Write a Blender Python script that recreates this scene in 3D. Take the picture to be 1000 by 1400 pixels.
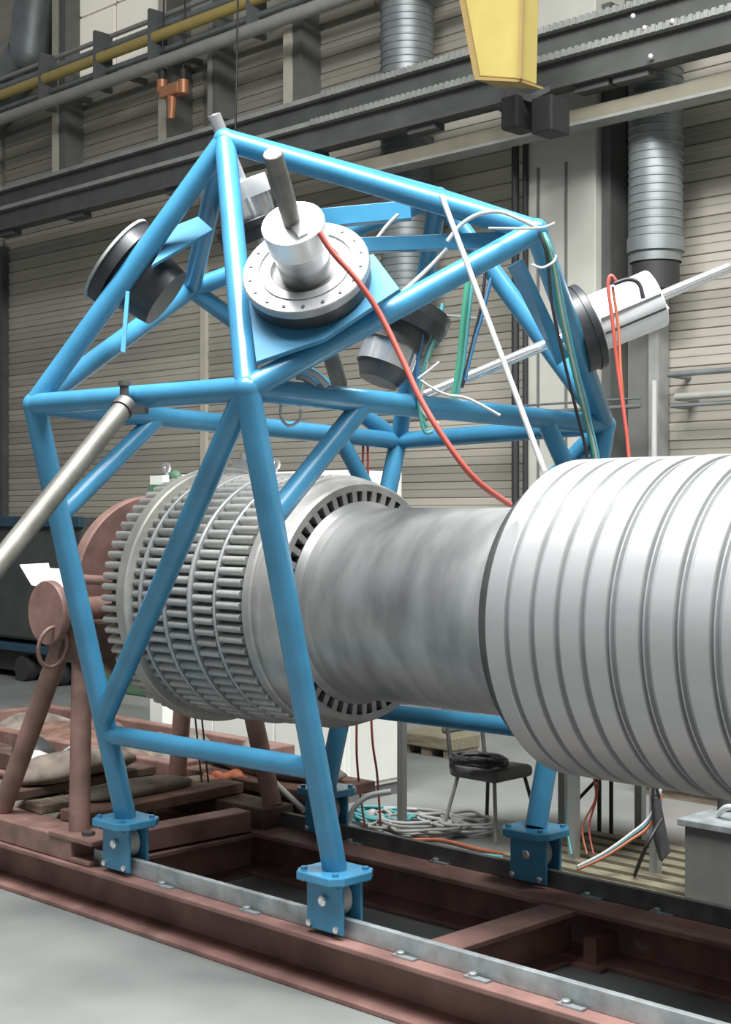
import bpy, bmesh, math, random
from mathutils import Vector, Matrix
random.seed(7)
for o in list(bpy.data.objects): bpy.data.objects.remove(o)
SC = bpy.context.scene
COL = SC.collection

# ------------------------------------------------------------------ camera
FPX, HC, CX, CY = 1980.0, 2.3, 500.0, 700.0
YAW = math.atan2(1980, 2010)
cam = bpy.data.cameras.new('camera')
cam.sensor_fit = 'HORIZONTAL'; cam.sensor_width = 36.0; cam.lens = 36.0 * FPX / 1000.0
cam.clip_start = 0.05; cam.clip_end = 200
camo = bpy.data.objects.new('camera', cam); COL.objects.link(camo)
camo.location = (0, 0, HC); camo.rotation_euler = (math.pi / 2, 0, YAW)
SC.camera = camo

# ------------------------------------------------------------------ light
world = bpy.data.worlds.new('world'); SC.world = world; world.use_nodes = True
bg = world.node_tree.nodes['Background']
bg.inputs[0].default_value = (0.97, 0.985, 0.98, 1); bg.inputs[1].default_value = 0.23

def area(name, loc, target, sx, sy, power, color=(1, 1, 1)):
    l = bpy.data.lights.new(name, 'AREA'); l.shape = 'RECTANGLE'; l.size = sx; l.size_y = sy
    l.energy = power; l.color = color
    o = bpy.data.objects.new(name, l); COL.objects.link(o); o.location = loc
    o.rotation_euler = (Vector(target) - Vector(loc)).to_track_quat('-Z', 'Y').to_euler()
    return o
# roof-light band over the bay and high-bay row towards the camera side
area('skylight', (-3.0, 4.2, 11.0), (-3.4, 4.8, 0), 10.0, 2.0, 3550, (1.0, 0.99, 0.97))
area('skylight', (-2.6, 1.0, 11.0), (-3.0, 2.0, 0), 10.0, 1.6, 1100, (0.95, 0.98, 1.0))

vs = SC.view_settings
vs.view_transform = 'Standard'; vs.look = 'None'; vs.gamma = 1.0; vs.use_curve_mapping = False
vs.exposure = 0.0

# ------------------------------------------------------------------ projection helpers (pixel + one known coordinate -> place)
_a = math.atan2(2010, 1980)
RV = (math.sin(_a), math.cos(_a)); FV = (-math.cos(_a), math.sin(_a))
def ray(px, py):
    k = (px - CX) / FPX
    return Vector((RV[0] * k + FV[0], RV[1] * k + FV[1], -(py - CY) / FPX))
CP = Vector((0, 0, HC))
def atX(px, py, x): d = ray(px, py); return CP + d * (x / d.x)
def atY(px, py, y): d = ray(px, py); return CP + d * (y / d.y)
def atZ(px, py, z): d = ray(px, py); return CP + d * ((z - HC) / d.z)
def atD(px, py, dep): return CP + ray(px, py) * dep
def camdir(r, u, t):      # right, up, towards camera
    return Vector((RV[0] * r - FV[0] * t, RV[1] * r - FV[1] * t, u)).normalized()

# ------------------------------------------------------------------ materials
MATS = {}
def mat(name, col, rough=0.5, metal=0.0, var=0.06, scale=6.0, bump=0.0, bscale=40.0, col2=None, spec=None, objvar=0.0, stretch=None, coat=0.0, patch=None):
    m = bpy.data.materials.new(name); m.use_nodes = True
    nt = m.node_tree; N = nt.nodes; L = nt.links
    b = N['Principled BSDF']
    b.inputs['Roughness'].default_value = rough; b.inputs['Metallic'].default_value = metal
    if spec is not None: b.inputs['Specular IOR Level'].default_value = spec
    if coat: b.inputs['Coat Weight'].default_value = coat; b.inputs['Coat Roughness'].default_value = 0.12
    tc = N.new('ShaderNodeTexCoord'); mp = N.new('ShaderNodeMapping')
    if stretch: mp.inputs['Scale'].default_value = stretch
    L.new(tc.outputs['Object'], mp.inputs['Vector'])
    nz = N.new('ShaderNodeTexNoise'); nz.inputs['Scale'].default_value = scale; nz.inputs['Detail'].default_value = 6
    L.new(mp.outputs[0], nz.inputs['Vector'])
    rp = N.new('ShaderNodeValToRGB')
    c1 = tuple(max(0, c * (1 - var)) for c in col); c2 = col2 if col2 else tuple(min(1, c * (1 + var)) for c in col)
    rp.color_ramp.elements[0].position = 0.35; rp.color_ramp.elements[1].position = 0.68
    rp.color_ramp.elements[0].color = (*c1, 1); rp.color_ramp.elements[1].color = (*c2, 1)
    L.new(nz.outputs['Fac'], rp.inputs[0])
    out = rp.outputs[0]
    if patch:
        n2 = N.new('ShaderNodeTexNoise'); n2.inputs['Scale'].default_value = patch[1]; n2.inputs['Detail'].default_value = 4
        L.new(mp.outputs[0], n2.inputs['Vector'])
        r2 = N.new('ShaderNodeValToRGB'); r2.color_ramp.elements[0].position = patch[2]; r2.color_ramp.elements[1].position = patch[2] + 0.12
        L.new(n2.outputs['Fac'], r2.inputs[0])
        mx = N.new('ShaderNodeMix'); mx.data_type = 'RGBA'
        L.new(r2.outputs[0], mx.inputs[0]); L.new(out, mx.inputs[6]); mx.inputs[7].default_value = (*patch[0], 1)
        out = mx.outputs[2]
    if objvar:
        oi = N.new('ShaderNodeObjectInfo'); hs = N.new('ShaderNodeHueSaturation')
        mr = N.new('ShaderNodeMapRange'); mr.inputs[3].default_value = 1 - objvar; mr.inputs[4].default_value = 1 + objvar
        L.new(oi.outputs['Random'], mr.inputs[0]); L.new(mr.outputs[0], hs.inputs['Value']); L.new(out, hs.inputs['Color'])
        out = hs.outputs[0]
    L.new(out, b.inputs['Base Color'])
    if bump:
        nb = N.new('ShaderNodeTexNoise'); nb.inputs['Scale'].default_value = bscale; nb.inputs['Detail'].default_value = 5
        L.new(mp.outputs[0], nb.inputs['Vector'])
        bp = N.new('ShaderNodeBump'); bp.inputs['Strength'].default_value = bump; bp.inputs['Distance'].default_value = 0.01
        L.new(nb.outputs['Fac'], bp.inputs['Height']); L.new(bp.outputs[0], b.inputs['Normal'])
    MATS[name] = m
    return m
mat('blue', (0.048, 0.225, 0.385), 0.27, 0.0, 0.10, 5, 0.03, 60)
mat('steel_drum', (0.40, 0.41, 0.415), 0.38, 0.35, 0.06, 5, 0.03, 30, stretch=(0.3, 1, 1))
mat('steel_shaft', (0.38, 0.385, 0.38), 0.40, 0.55, 0.30, 3.2, 0.03, 30, stretch=(1.6, 0.7, 0.7))
mat('steel_dull', (0.38, 0.38, 0.365), 0.45, 0.5, 0.15, 8)
mat('steel_root', (0.45, 0.45, 0.425), 0.42, 0.45, 0.12, 20, objvar=0.12)
mat('steel_warm', (0.45, 0.44, 0.405), 0.45, 0.3, 0.1, 8)
mat('blue_matte', (0.048, 0.225, 0.385), 0.62, 0.0, 0.10, 5)
mat('steel_step_shade', (0.07, 0.07, 0.07), 0.55, 0.3, 0.15, 8)  # steel darkened to carry the shade between shaft and drum
mat('steel_dark', (0.10, 0.10, 0.10), 0.5, 0.5, 0.15, 8)
mat('chrome', (0.80, 0.81, 0.82), 0.22, 0.85, 0.05, 12)
mat('bright_alu', (0.86, 0.87, 0.88), 0.30, 0.35, 0.03, 12)
mat('ring_steel', (0.33, 0.345, 0.355), 0.4, 0.5, 0.08, 9)
mat('black_ring', (0.035, 0.038, 0.042), 0.38, 0.2, 0.2, 8)
mat('pipe_steel', (0.125, 0.122, 0.108), 0.48, 0.25, 0.25, 7, stretch=(1, 1, 1))
mat('galv', (0.36, 0.40, 0.41), 0.45, 0.45, 0.25, 9)
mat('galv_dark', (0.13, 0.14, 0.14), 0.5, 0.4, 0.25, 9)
mat('rail_paint', (0.225, 0.122, 0.105), 0.6, 0.0, 0.30, 3.5, 0.15, 30, patch=((0.25, 0.18, 0.155), 7, 0.62))
mat('rust_stand', (0.215, 0.125, 0.105), 0.55, 0.0, 0.25, 6, 0.15, 40)
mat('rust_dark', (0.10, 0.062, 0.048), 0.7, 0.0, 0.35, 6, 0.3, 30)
mat('rust_orange', (0.155, 0.088, 0.065), 0.8, 0.0, 0.4, 7, 0.3, 30)
mat('timber', (0.20, 0.155, 0.115), 0.8, 0.0, 0.35, 5, 0.3, 30, stretch=(1, 8, 8))
mat('canvas', (0.20, 0.17, 0.14), 0.9, 0.0, 0.4, 6, 0.4, 14)
mat('cloth_pale', (0.50, 0.48, 0.45), 0.9, 0.0, 0.2, 10)
mat('floor', (0.195, 0.207, 0.20), 0.5, 0.0, 0.14, 1.3, 0.05, 20, patch=((0.15, 0.16, 0.155), 0.9, 0.58))
mat('cladding', (0.42, 0.395, 0.34), 0.6, 0.0, 0.14, 1.0, objvar=0.24, stretch=(0.35, 1, 3))
mat('wall_base', (0.24, 0.23, 0.20), 0.8)
mat('column', (0.52, 0.52, 0.47), 0.55, 0.0, 0.06, 2)
mat('column_dark', (0.16, 0.165, 0.155), 0.6)
mat('dark_beam', (0.085, 0.09, 0.087), 0.6, 0.0, 0.15, 3)
mat('grey_beam', (0.29, 0.30, 0.285), 0.6, 0.0, 0.12, 5)
mat('tan_beam', (0.24, 0.225, 0.17), 0.6, 0.0, 0.1, 3)
mat('cream_post', (0.60, 0.57, 0.47), 0.6, 0.0, 0.08, 3)
mat('duct', (0.25, 0.275, 0.28), 0.45, 0.45, 0.12, 4)
mat('grey_pipe', (0.34, 0.345, 0.32), 0.5)
mat('yellow_pipe', (0.48, 0.37, 0.12), 0.5)
mat('yellow', (0.50, 0.41, 0.13), 0.45, 0.0, 0.05, 3)
mat('yellow_brown', (0.36, 0.25, 0.10), 0.55)
mat('copper', (0.50, 0.22, 0.11), 0.4, 0.3)
mat('black', (0.03, 0.031, 0.032), 0.6)
mat('black_machine', (0.06, 0.065, 0.067), 0.75, 0.0, 0.2, 2)
g_ = mat('glass_pane', (0.62, 0.60, 0.53), 0.35, 0.0, 0.08, 1.5)
g_.node_tree.nodes['Principled BSDF'].inputs['Emission Color'].default_value = (0.95, 0.90, 0.78, 1)
g_.node_tree.nodes['Principled BSDF'].inputs['Emission Strength'].default_value = 0.38
mat('white_cabinet', (0.70, 0.72, 0.68), 0.5, 0.0, 0.03, 2)
mat('grey_dark', (0.14, 0.15, 0.15), 0.6)
mat('green', (0.08, 0.17, 0.10), 0.6)
mat('teal_blue', (0.02, 0.06, 0.10), 0.5)
mat('paper', (0.80, 0.81, 0.84), 0.8, 0, 0.02)
mat('red_cable', (0.44, 0.085, 0.065), 0.45)
mat('orange_cable', (0.46, 0.14, 0.07), 0.45)
mat('white_cable', (0.50, 0.51, 0.50), 0.5)
mat('green_cable', (0.06, 0.30, 0.20), 0.5)
mat('teal_cable', (0.10, 0.38, 0.40), 0.5)
mat('blue_cable', (0.06, 0.22, 0.42), 0.5)
mat('black_cable', (0.03, 0.03, 0.035), 0.5)
mat('pallet_wood', (0.21, 0.19, 0.13), 0.8, 0.0, 0.25, 6, 0.2, 30, stretch=(1, 8, 8))
mat('alu_leg', (0.40, 0.42, 0.41), 0.4, 0.4)
mat('seat', (0.13, 0.14, 0.135), 0.7)
mat('steel_box', (0.20, 0.205, 0.20), 0.5, 0.3, 0.12, 4)

# ------------------------------------------------------------------ mesh helpers
class MB:
    def __init__(s): s.v = []; s.f = []; s.sm = []
    def add(s, vs_, fs, smooth=False):
        n = len(s.v); s.v += [Vector(v) for v in vs_]
        for q in fs: s.f.append([n + i for i in q]); s.sm.append(smooth)
    def box(s, c, size, M=None):
        hx, hy, hz = (k / 2 for k in size); c = Vector(c)
        P = [Vector((x, y, z)) for x in (-hx, hx) for y in (-hy, hy) for z in (-hz, hz)]
        if M: P = [M @ p for p in P]
        s.add([c + p for p in P], [(0, 1, 3, 2), (4, 6, 7, 5), (0, 4, 5, 1), (2, 3, 7, 6), (0, 2, 6, 4), (1, 5, 7, 3)])
        return s
    def bb(s, lo, hi):
        return s.box([(a + b) / 2 for a, b in zip(lo, hi)], [abs(b - a) for a, b in zip(lo, hi)])
    def bar(s, p, q, w, h, up=(0, 0, 1)):
        p, q = Vector(p), Vector(q); d = (q - p); l = d.length; d.normalize()
        u = Vector(up); sd = d.cross(u)
        if sd.length < 1e-4: sd = Vector((1, 0, 0))
        sd.normalize(); u = sd.cross(d).normalized()
        M = Matrix((d, sd, u)).transposed()
        return s.box((p + q) / 2, (l, w, h), M)
    def tube(s, p, q, r, n=20, r2=None, cap=True):
        p, q = Vector(p), Vector(q); d = (q - p).normalized(); r2 = r if r2 is None else r2
        a = d.orthogonal().normalized(); b = d.cross(a)
        ring = lambda c, rr: [c + (a * math.cos(2 * math.pi * i / n) + b * math.sin(2 * math.pi * i / n)) * rr for i in range(n)]
        A, B = ring(p, r), ring(q, r2)
        s.add(A + B, [(i, (i + 1) % n, n + (i + 1) % n, n + i) for i in range(n)], True)
        if cap:
            s.add(A, [tuple(range(n - 1, -1, -1))]); s.add(B, [tuple(range(n))])
        return s
    def sphere(s, c, r, n=16, sc=(1, 1, 1)):
        c = Vector(c); m = n // 2; P = []
        for j in range(m + 1):
            t = math.pi * j / m
            for i in range(n):
                f = 2 * math.pi * i / n
                P.append(c + Vector((r * sc[0] * math.sin(t) * math.cos(f), r * sc[1] * math.sin(t) * math.sin(f), r * sc[2] * math.cos(t))))
        s.add(P, [(j * n + i, (j + 1) * n + i, (j + 1) * n + (i + 1) % n, j * n + (i + 1) % n) for j in range(m) for i in range(n)], True)
        return s
    def sweep(s, pts, r, n=8, closed=False):
        pts = [Vector(p) for p in pts]; rings = []; k = len(pts); a = None
        for i, p in enumerate(pts):
            d = (pts[(i + 1) % k] - pts[i - 1]) if closed else (pts[min(i + 1, k - 1)] - pts[max(i - 1, 0)])
            d.normalize()
            if a is None: a = d.orthogonal().normalized()
            a = (a - d * a.dot(d)); a = a.normalized() if a.length > 1e-5 else d.orthogonal().normalized()
            b = d.cross(a)
            rings += [p + (a * math.cos(2 * math.pi * j / n) + b * math.sin(2 * math.pi * j / n)) * r for j in range(n)]
        m = k if closed else k - 1
        s.add(rings, [(i * n + j, i * n + (j + 1) % n, ((i + 1) % k) * n + (j + 1) % n, ((i + 1) % k) * n + j) for i in range(m) for j in range(n)], True)
        if not closed:
            s.add(rings[:n], [tuple(range(n - 1, -1, -1))]); s.add(rings[-n:], [tuple(range(n))])
        return s
    def lathe(s, prof, o, ax, n=96, ref=None):
        """prof: list of (s along axis, radius); each span is its own band so edges stay crisp"""
        o = Vector(o); ax = Vector(ax).normalized()
        a = Vector(ref) if ref else ax.orthogonal(); a = (a - ax * a.dot(ax)).normalized(); b = ax.cross(a)
        for (s0, r0), (s1, r1) in zip(prof[:-1], prof[1:]):
            if abs(s0 - s1) < 1e-7 and abs(r0 - r1) < 1e-7: continue
            A = [o + ax * s0 + (a * math.cos(2 * math.pi * i / n) + b * math.sin(2 * math.pi * i / n)) * r0 for i in range(n)]
            B = [o + ax * s1 + (a * math.cos(2 * math.pi * i / n) + b * math.sin(2 * math.pi * i / n)) * r1 for i in range(n)]
            s.add(A + B, [(i, (i + 1) % n, n + (i + 1) % n, n + i) for i in range(n)], True)
        return s
    def prism(s, poly, nrm, th):
        nrm = Vector(nrm).normalized(); n = len(poly)
        A = [Vector(p) for p in poly]; B = [p + nrm * th for p in A]
        s.add(A + B, [tuple(range(n - 1, -1, -1)), tuple(range(n, 2 * n))] + [(i, (i + 1) % n, n + (i + 1) % n, n + i) for i in range(n)])
        return s
    def build(s, name, m, parent=None, bevel=0.0, origin=None):
        me = bpy.data.meshes.new(name)
        off = Vector(wloc(parent)) if parent else (Vector(origin) if origin else Vector((0, 0, 0)))
        me.from_pydata([tuple(v - off) for v in s.v], [], s.f)
        for p, k in zip(me.polygons, s.sm): p.use_smooth = k
        bm = bmesh.new(); bm.from_mesh(me); bmesh.ops.recalc_face_normals(bm, faces=bm.faces); bm.to_mesh(me); bm.free()
        me.materials.append(MATS[m]); me.update()
        o = bpy.data.objects.new(name, me); COL.objects.link(o)
        if parent: o.parent = parent
        elif origin: o.location = origin
        if bevel:
            b = o.modifiers.new('bevel', 'BEVEL'); b.width = bevel; b.segments = 2; b.limit_method = 'ANGLE'; b.angle_limit = math.radians(50)
        return o
def wloc(o):
    v = Vector((0, 0, 0))
    while o: v = v + o.location; o = o.parent
    return v
def tag(o, label, cat, group=None):
    o['label'] = label; o['category'] = cat
    if group: o['group'] = group
    return o
def thing(name, loc, label, cat, group=None):
    o = bpy.data.objects.new(name, None); COL.objects.link(o); o.location = loc; o.empty_display_size = 0.1
    return tag(o, label, cat, group)
def struct(o): o['kind'] = 'structure'; return o
def place(name, me, parent, loc, rot=None):
    """a copy of a shared mesh as a part, given in world space"""
    o = bpy.data.objects.new(name, me); COL.objects.link(o); o.parent = parent
    o.location = Vector(loc) - wloc(parent)
    if rot is not None: o.rotation_euler = rot
    return o
def spline(pts, sub=8):
    pts = [Vector(p) for p in pts]; out = []
    for i in range(len(pts) - 1):
        p0 = pts[max(i - 1, 0)]; p1 = pts[i]; p2 = pts[i + 1]; p3 = pts[min(i + 2, len(pts) - 1)]
        for k in range(sub):
            t = k / sub
            out.append(0.5 * ((2 * p1) + (p2 - p0) * t + (2 * p0 - 5 * p1 + 4 * p2 - p3) * t * t + (3 * p1 - p0 - 3 * p2 + p3) * t ** 3))
    out.append(pts[-1]); return out
def cable(name, pts, r, m, label, cat='cable', group=None, n=8, parent=None):
    sp = spline(pts)
    mb = MB().sweep(sp, r, n)
    if parent: return mb.build(name, m, parent)
    o = mb.build(name, m, None, origin=tuple(sp[-1]))
    return tag(o, label, cat, group)

# ------------------------------------------------------------------ setting
YW = 13.0
fl = struct(MB().bb((-40, -6, -0.2), (10, YW + 0.3, 0)).build('floor', 'floor'))
wall = struct(MB().bb((-40, YW, 0), (10, YW + 0.3, 12.5)).build('wall_back', 'wall_base'))
# horizontal cladding strips in three bays
SH = 0.19
def strip_mesh(length):
    mb = MB()
    prof = [(0, 0.0), (-0.018, 0.008), (-0.021, 0.095), (-0.030, 0.105), (-0.030, 0.172), (-0.016, 0.182), (0, SH - 0.003)]
    P = [(x, y, z) for x in (0, length) for (y, z) in prof]; n = len(prof)
    mb.add(P, [(i, i + 1, n + i + 1, n + i) for i in range(n - 1)] + [tuple(range(n)), tuple(range(2 * n - 1, n - 1, -1))])
    me_o = mb.build('cladding_strip', 'cladding'); me = me_o.data; bpy.data.objects.remove(me_o); return me
for x0, x1 in ((-34.0, -21.35), (-21.2, -16.02), (-15.90, -10.0), (-9.98, -2.0)):
    me = strip_mesh(x1 - x0)
    top = 7.7 if x0 > -10 else 8.6
    for k in range(int(top / SH)):
        place('cladding_strip', me, wall, (x0, YW, k * SH))
# smooth upper wall panels and lit panes at top left
for x0, x1 in ((-26, -22.2), (-22.1, -19.75), (-19.35, -16.95), (-16.5, -14.25), (-13.95, -12.6), (-12.5, -10.3), (-8.9, -7.0), (-6.9, -4)):
    MB().bb((x0, YW - 0.05, 8.62), (x1, YW, 12.3)).build('panel', 'cladding', wall)
for i, (x0, x1) in enumerate(((-19.2, -18.05), (-17.98, -16.98))):
    for z0, z1 in ((9.05, 9.95), (10.0, 11.2)):
        MB().bb((x0, YW - 0.09, z0), (x1, YW - 0.05, z1)).build('window_pane', 'glass_pane', wall)

# pale clad column
colm = MB().bb((-9.78, 12.40, 0), (-8.86, YW - 0.06, 11.5)).build('trim_1', 'column', None, 0.01); struct(colm)
for x in (-9.60, -9.23):
    MB().bb((x - 0.014, 12.385, 0), (x + 0.014, 12.402, 6.0)).build('seam_strip', 'column_dark', colm)
t2 = struct(MB().bb((-8.85, 12.5, 0), (-8.74, YW - 0.06, 7.6)).build('trim_2', 'dark_beam'))
t3 = struct(MB().bb((-8.73, 12.8, 0), (-8.45, YW - 0.06, 7.6)).build('trim_3', 'column_dark'))
t4 = struct(MB().bb((-8.44, 12.75, 0), (-8.32, YW - 0.06, 4.7)).build('trim_4', 'grey_beam'))
t5 = struct(MB().bb((-16.02, 12.93, 0), (-15.90, YW, 7.0)).build('trim_5', 'cream_post'))
t6 = struct(MB().bb((-21.45, 12.85, 0), (-21.1, YW, 6.7)).build('trim_6', 'dark_beam'))

# upper posts: pale flange, dark web
for k, (px, z0) in enumerate(((85, 7.55), (232, 7.55), (405, 7.55), (295, 7.7))):
    x = atY(px, 200, 12.7).x; w = 0.16 if px != 295 else 0.08
    t = struct(MB().bb((x - w, 12.62, z0), (x, 12.70, 12.3)).build('trim_%d' % (7 + k), 'cream_post' if px != 295 else 'grey_pipe'))
    MB().bb((x, 12.64, z0), (x + w * 1.1, 12.98, 12.3)).build('post_web', 'column_dark', t)

# crane runway: two dark girders with pale flanges
rw = thing('crane_runway', (-12, 12.4, 6.9), 'pair of dark steel crane runway girders running along the upper back wall', 'girder')
for z0, z1, y in ((6.90, 7.14, 11.78), (6.54, 6.78, 11.60)):
    MB().bb((-32, y, z0), (2, y + 0.08, z1)).build('girder_web', 'dark_beam', rw)
    MB().bb((-32, y - 0.09, z1), (2, y + 0.2, z1 + 0.055)).build('top_flange', 'grey_beam', rw)
    MB().bb((-32, y - 0.05, z0 - 0.04), (2, y + 0.16, z0)).build('bottom_flange', 'dark_beam', rw)
for x in (-19.0, -17.2, -14.9, -12.4, -10.6, -8.35, -7.9):
    MB().bb((x - 0.2, 11.62, 6.43), (x + 0.2, 11.78, 6.50)).build('bracket', 'dark_beam', rw)
for px, py in ((882, 38), (920, 29), (890, 77), (866, 22)):
    p = atY(px, py, 11.5); MB().sphere(p, 0.026, 10).build('bolt_head', 'bright_alu', rw)
mb = MB()
for zf, yf in ((7.14, 11.78), (6.78, 11.60)):
    for k in range(175):
        mb.box((-12.2 + k * 0.08, yf - 0.095, zf + 0.03), (0.042, 0.03, 0.07))
o = mb.build('flange_ribbing', 'grey_beam', rw); o['kind'] = 'stuff'
tg = thing('wall_girder', (-9, 12.55, 6.45), 'tan horizontal steel girder below the runway on the back wall', 'girder')
MB().bb((-12.2, 11.8, 6.19), (2, 11.98, 6.33)).build('web', 'tan_beam', tg)
MB().bb((-12.2, 11.76, 6.16), (2, 12.0, 6.19)).build('flange', 'grey_beam', tg)
# horizontal pipes upper left
def hpipe(name, z, y, r, m, label, x0=-34, x1=-8.5):
    o = MB().tube((x0, y, z), (x1, y, z), r, 14).build(name, m, None, origin=(x0, y, z)); return tag(o, label, 'pipe')
hpipe('gas_pipe', 8.80, 12.1, 0.075, 'yellow_pipe', 'yellow gas pipe running along the upper back wall')
hpipe('wall_pipe', 8.40, 12.05, 0.085, 'grey_pipe', 'thick pale grey pipe below the yellow gas pipe')
hpipe('wall_pipe', 8.96, 12.2, 0.055, 'duct', 'steel grey pipe directly above the yellow gas pipe')
hpipe('wall_pipe', 9.16, 12.3, 0.035, 'grey_pipe', 'thin grey pipe, topmost of the pipes at upper left')
hpipe('wall_pipe', 8.63, 12.2, 0.045, 'duct', 'thin steel pipe tucked under the yellow gas pipe')
for px in (60, 135, 210, 345):
    x = atY(px, 100, 12.1).x
    o = MB().bb((x - 0.03, 12.02, 8.34), (x + 0.03, 12.32, 9.18)).bb((x - 0.03, 12.32, 8.6), (x + 0.03, 12.94, 8.68)).build('pipe_bracket', 'grey_dark', None, origin=(x, 12.2, 8.34))
    tag(o, {60: 'dark pipe bracket nearest the left end of the yellow pipe', 135: 'dark pipe bracket second from the left on the yellow pipe', 210: 'dark pipe bracket on the yellow pipe left of the copper hanger', 345: 'dark pipe bracket on the yellow pipe right of the copper hanger'}[px], 'bracket', 'pipe brackets')

# ribbed ventilation ducts
def duct(name, x, y, r, z0, z1, label, boot=True):
    t = thing(name, (x, y, z0), label, 'duct')
    prof = []; z = z0; step = 0.083
    while z < z1:
        prof += [(z, r), (z + step * 0.72, r), (z + step * 0.80, r + 0.010), (z + step * 0.92, r + 0.010)]; z += step
    prof.append((z, r))
    MB().lathe(prof, (x, y, 0), (0, 0, 1), 32).build('duct_body', 'duct', t)
    MB().lathe([(z0 - 0.10, r - 0.01), (z0, r - 0.01), (z0, r + 0.02), (z0 + 0.14, r + 0.02), (z0 + 0.14, r)], (x, y, 0), (0, 0, 1), 32).build('collar', 'duct', t)
    if boot: MB().lathe([(z0 - 0.38, 0), (z0 - 0.38, r - 0.03), (z0 - 0.10, r - 0.03)], (x, y, 0), (0, 0, 1), 32).build('opening', 'black', t)
    return t
p = atY(897, 300, 12.4); duct('ventilation_duct', p.x, 12.4, 0.266, 4.90, 7.6, 'ribbed steel ventilation duct hanging right of the pale column')
p = atY(557, 200, 12.45); duct('ventilation_duct', p.x, 12.45, 0.31, 4.6, 12.0, 'ribbed steel ventilation duct left of the yellow crane arm', False)
# big dark duct, top left
o = MB().tube(atY(52, -40, 12.6), atY(40, 75, 12.6), 0.32, 24).tube(atY(36, 75, 12.6), atY(-25, 175, 12.6), 0.32, 24).sphere(atY(40, 75, 12.6), 0.32, 24).build('bent_duct', 'duct', None, origin=tuple(atY(36, 75, 12.6)))
tag(o, 'large dark bent duct in the upper left corner', 'duct')

# yellow crane leg, floodlight, drain pipe, conduits
cr = thing('jib_crane', tuple(atY(682, 108, 10.2)), 'yellow tapered crane arm hanging down at the top edge', 'crane')
poly = [atY(625, -60, 10.2), atY(716, -60, 10.2), atY(712, 108, 10.2), atY(656, 104, 10.2)]
MB().prism(poly, (0, 1, 0), 0.24).build('arm_body', 'yellow', cr, 0.012)
MB().bar(atY(716, -60, 10.16), atY(712, 108, 10.16), 0.03, 0.03, (0, 1, 0)).build('edge_flange', 'yellow_brown', cr)
MB().prism([atY(617, -60, 10.22), atY(626, -60, 10.22), atY(657, 104, 10.22), atY(648, 104, 10.22)], (0, 1, 0), 0.3).build('side_flange', 'yellow_brown', cr)
MB().prism([atY(650, 104, 10.18), atY(713, 109, 10.18), atY(713, 112, 10.18), atY(650, 109, 10.18)], (0, 1, 0), 0.32).build('end_plate', 'yellow_brown', cr)
lp = thing('floodlight', tuple(atY(728, 160, 11.25)), 'black wall floodlight box bracketed on the pale column', 'floodlight')
q = atY(752, 160, 11.25); MB().bb((q.x - 0.13, 11.12, q.z - 0.17), (q.x + 0.12, 11.42, q.z + 0.18)).build('housing', 'black', lp, 0.02)
q = atY(709, 155, 11.25); MB().bb((q.x - 0.11, 11.1, q.z - 0.18), (q.x + 0.10, 11.4, q.z + 0.15)).build('driver_box', 'black', lp, 0.03)
MB().tube(atY(680, 147, 11.25), atY(705, 147, 11.25), 0.02, 10, 0.12).build('horn', 'black', lp)
MB().bar(atY(700, 128, 11.25), atY(745, 140, 11.25), 0.1, 0.06).bar(atY(722, 135, 11.25), (atY(722, 135, 11.25).x, 11.56, 6.52), 0.08, 0.05).build('bracket_arm', 'grey_dark', lp)
x = atY(708, 400, 12.3).x
tag(MB().tube((x - 0.03, 12.3, 0), (x - 0.03, 12.3, 6.6), 0.042, 12).tube((x + 0.06, 12.36, 0), (x + 0.06, 12.36, 6.6), 0.03, 12).build('drain_pipe', 'black', None, origin=(x, 12.3, 0)), 'black vertical drain pipe left of the pale column', 'pipe')
for k, (z, px, r, m, lb) in enumerate(((3.69, 915, 0.03, 'duct', 'upper short steel conduit on the wall right of the column'), (3.46, 925, 0.038, 'grey_pipe', 'middle thick conduit on the wall right of the column'), (3.37, 918, 0.02, 'duct', 'lowest thin conduit on the wall right of the column'))):
    x0 = atY(px, 540, 12.6).x; o = MB().tube((x0, 12.6, z), (-2, 12.6, z), r, 10).tube((x0, 12.6, z), (x0, 13, z), r, 10).build('wall_conduit', m, None, origin=(x0, 12.6, z)); tag(o, lb, 'conduit', 'wall conduits')
x0 = atY(480, 560, 12.25).x
tag(MB().tube((x0, 12.25, 3.36), (-8.2, 12.25, 3.36), 0.022, 8).tube((x0, 12.25, 3.44), (-8.2, 12.25, 3.44), 0.012, 8).build('wall_conduit', 'grey_dark', None, origin=(x0, 12.25, 3.36)), 'dark double conduit crossing the pale column', 'conduit')
x0 = atY(895, 560, 12.4).x
tag(MB().tube((x0, 12.4, 0), (x0, 12.4, 3.62), 0.03, 10).build('wall_conduit', 'white_cable', None, origin=(x0, 12.4, 0)), 'white vertical conduit on the wall above the drum', 'conduit')
# hanging copper coupling with two pendants, and a lone cable
hg = thing('pendant_hanger', tuple(atY(236, 160, 12.1)), 'copper coloured hanger dangling on cables in front of a wall post', 'hanger')
a0 = atY(236, 122, 12.1)
MB().bb((a0.x - 0.20, 12.02, a0.z - 0.10), (a0.x + 0.20, 12.18, a0.z + 0.06)).build('cross_piece', 'copper', hg, 0.02)
MB().tube(a0, atY(234, 162, 12.1), 0.075, 14, 0.05).build('stem', 'copper', hg)
for px in (222, 251):
    b0 = atY(px, 118, 12.1); MB().tube(b0, atY(px, 95, 12.1), 0.055, 12).build('cable_clamp', 'black', hg)
    MB().tube(b0 - Vector((0, 0, 0.1)), b0 + Vector((0, 0, 0.08)), 0.075, 12).build('ferrule', 'copper', hg)
    MB().tube(atY(px, 95, 12.1), atY(px + 3, -30, 12.1), 0.012, 6).build('wire', 'black_cable', hg)
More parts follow.
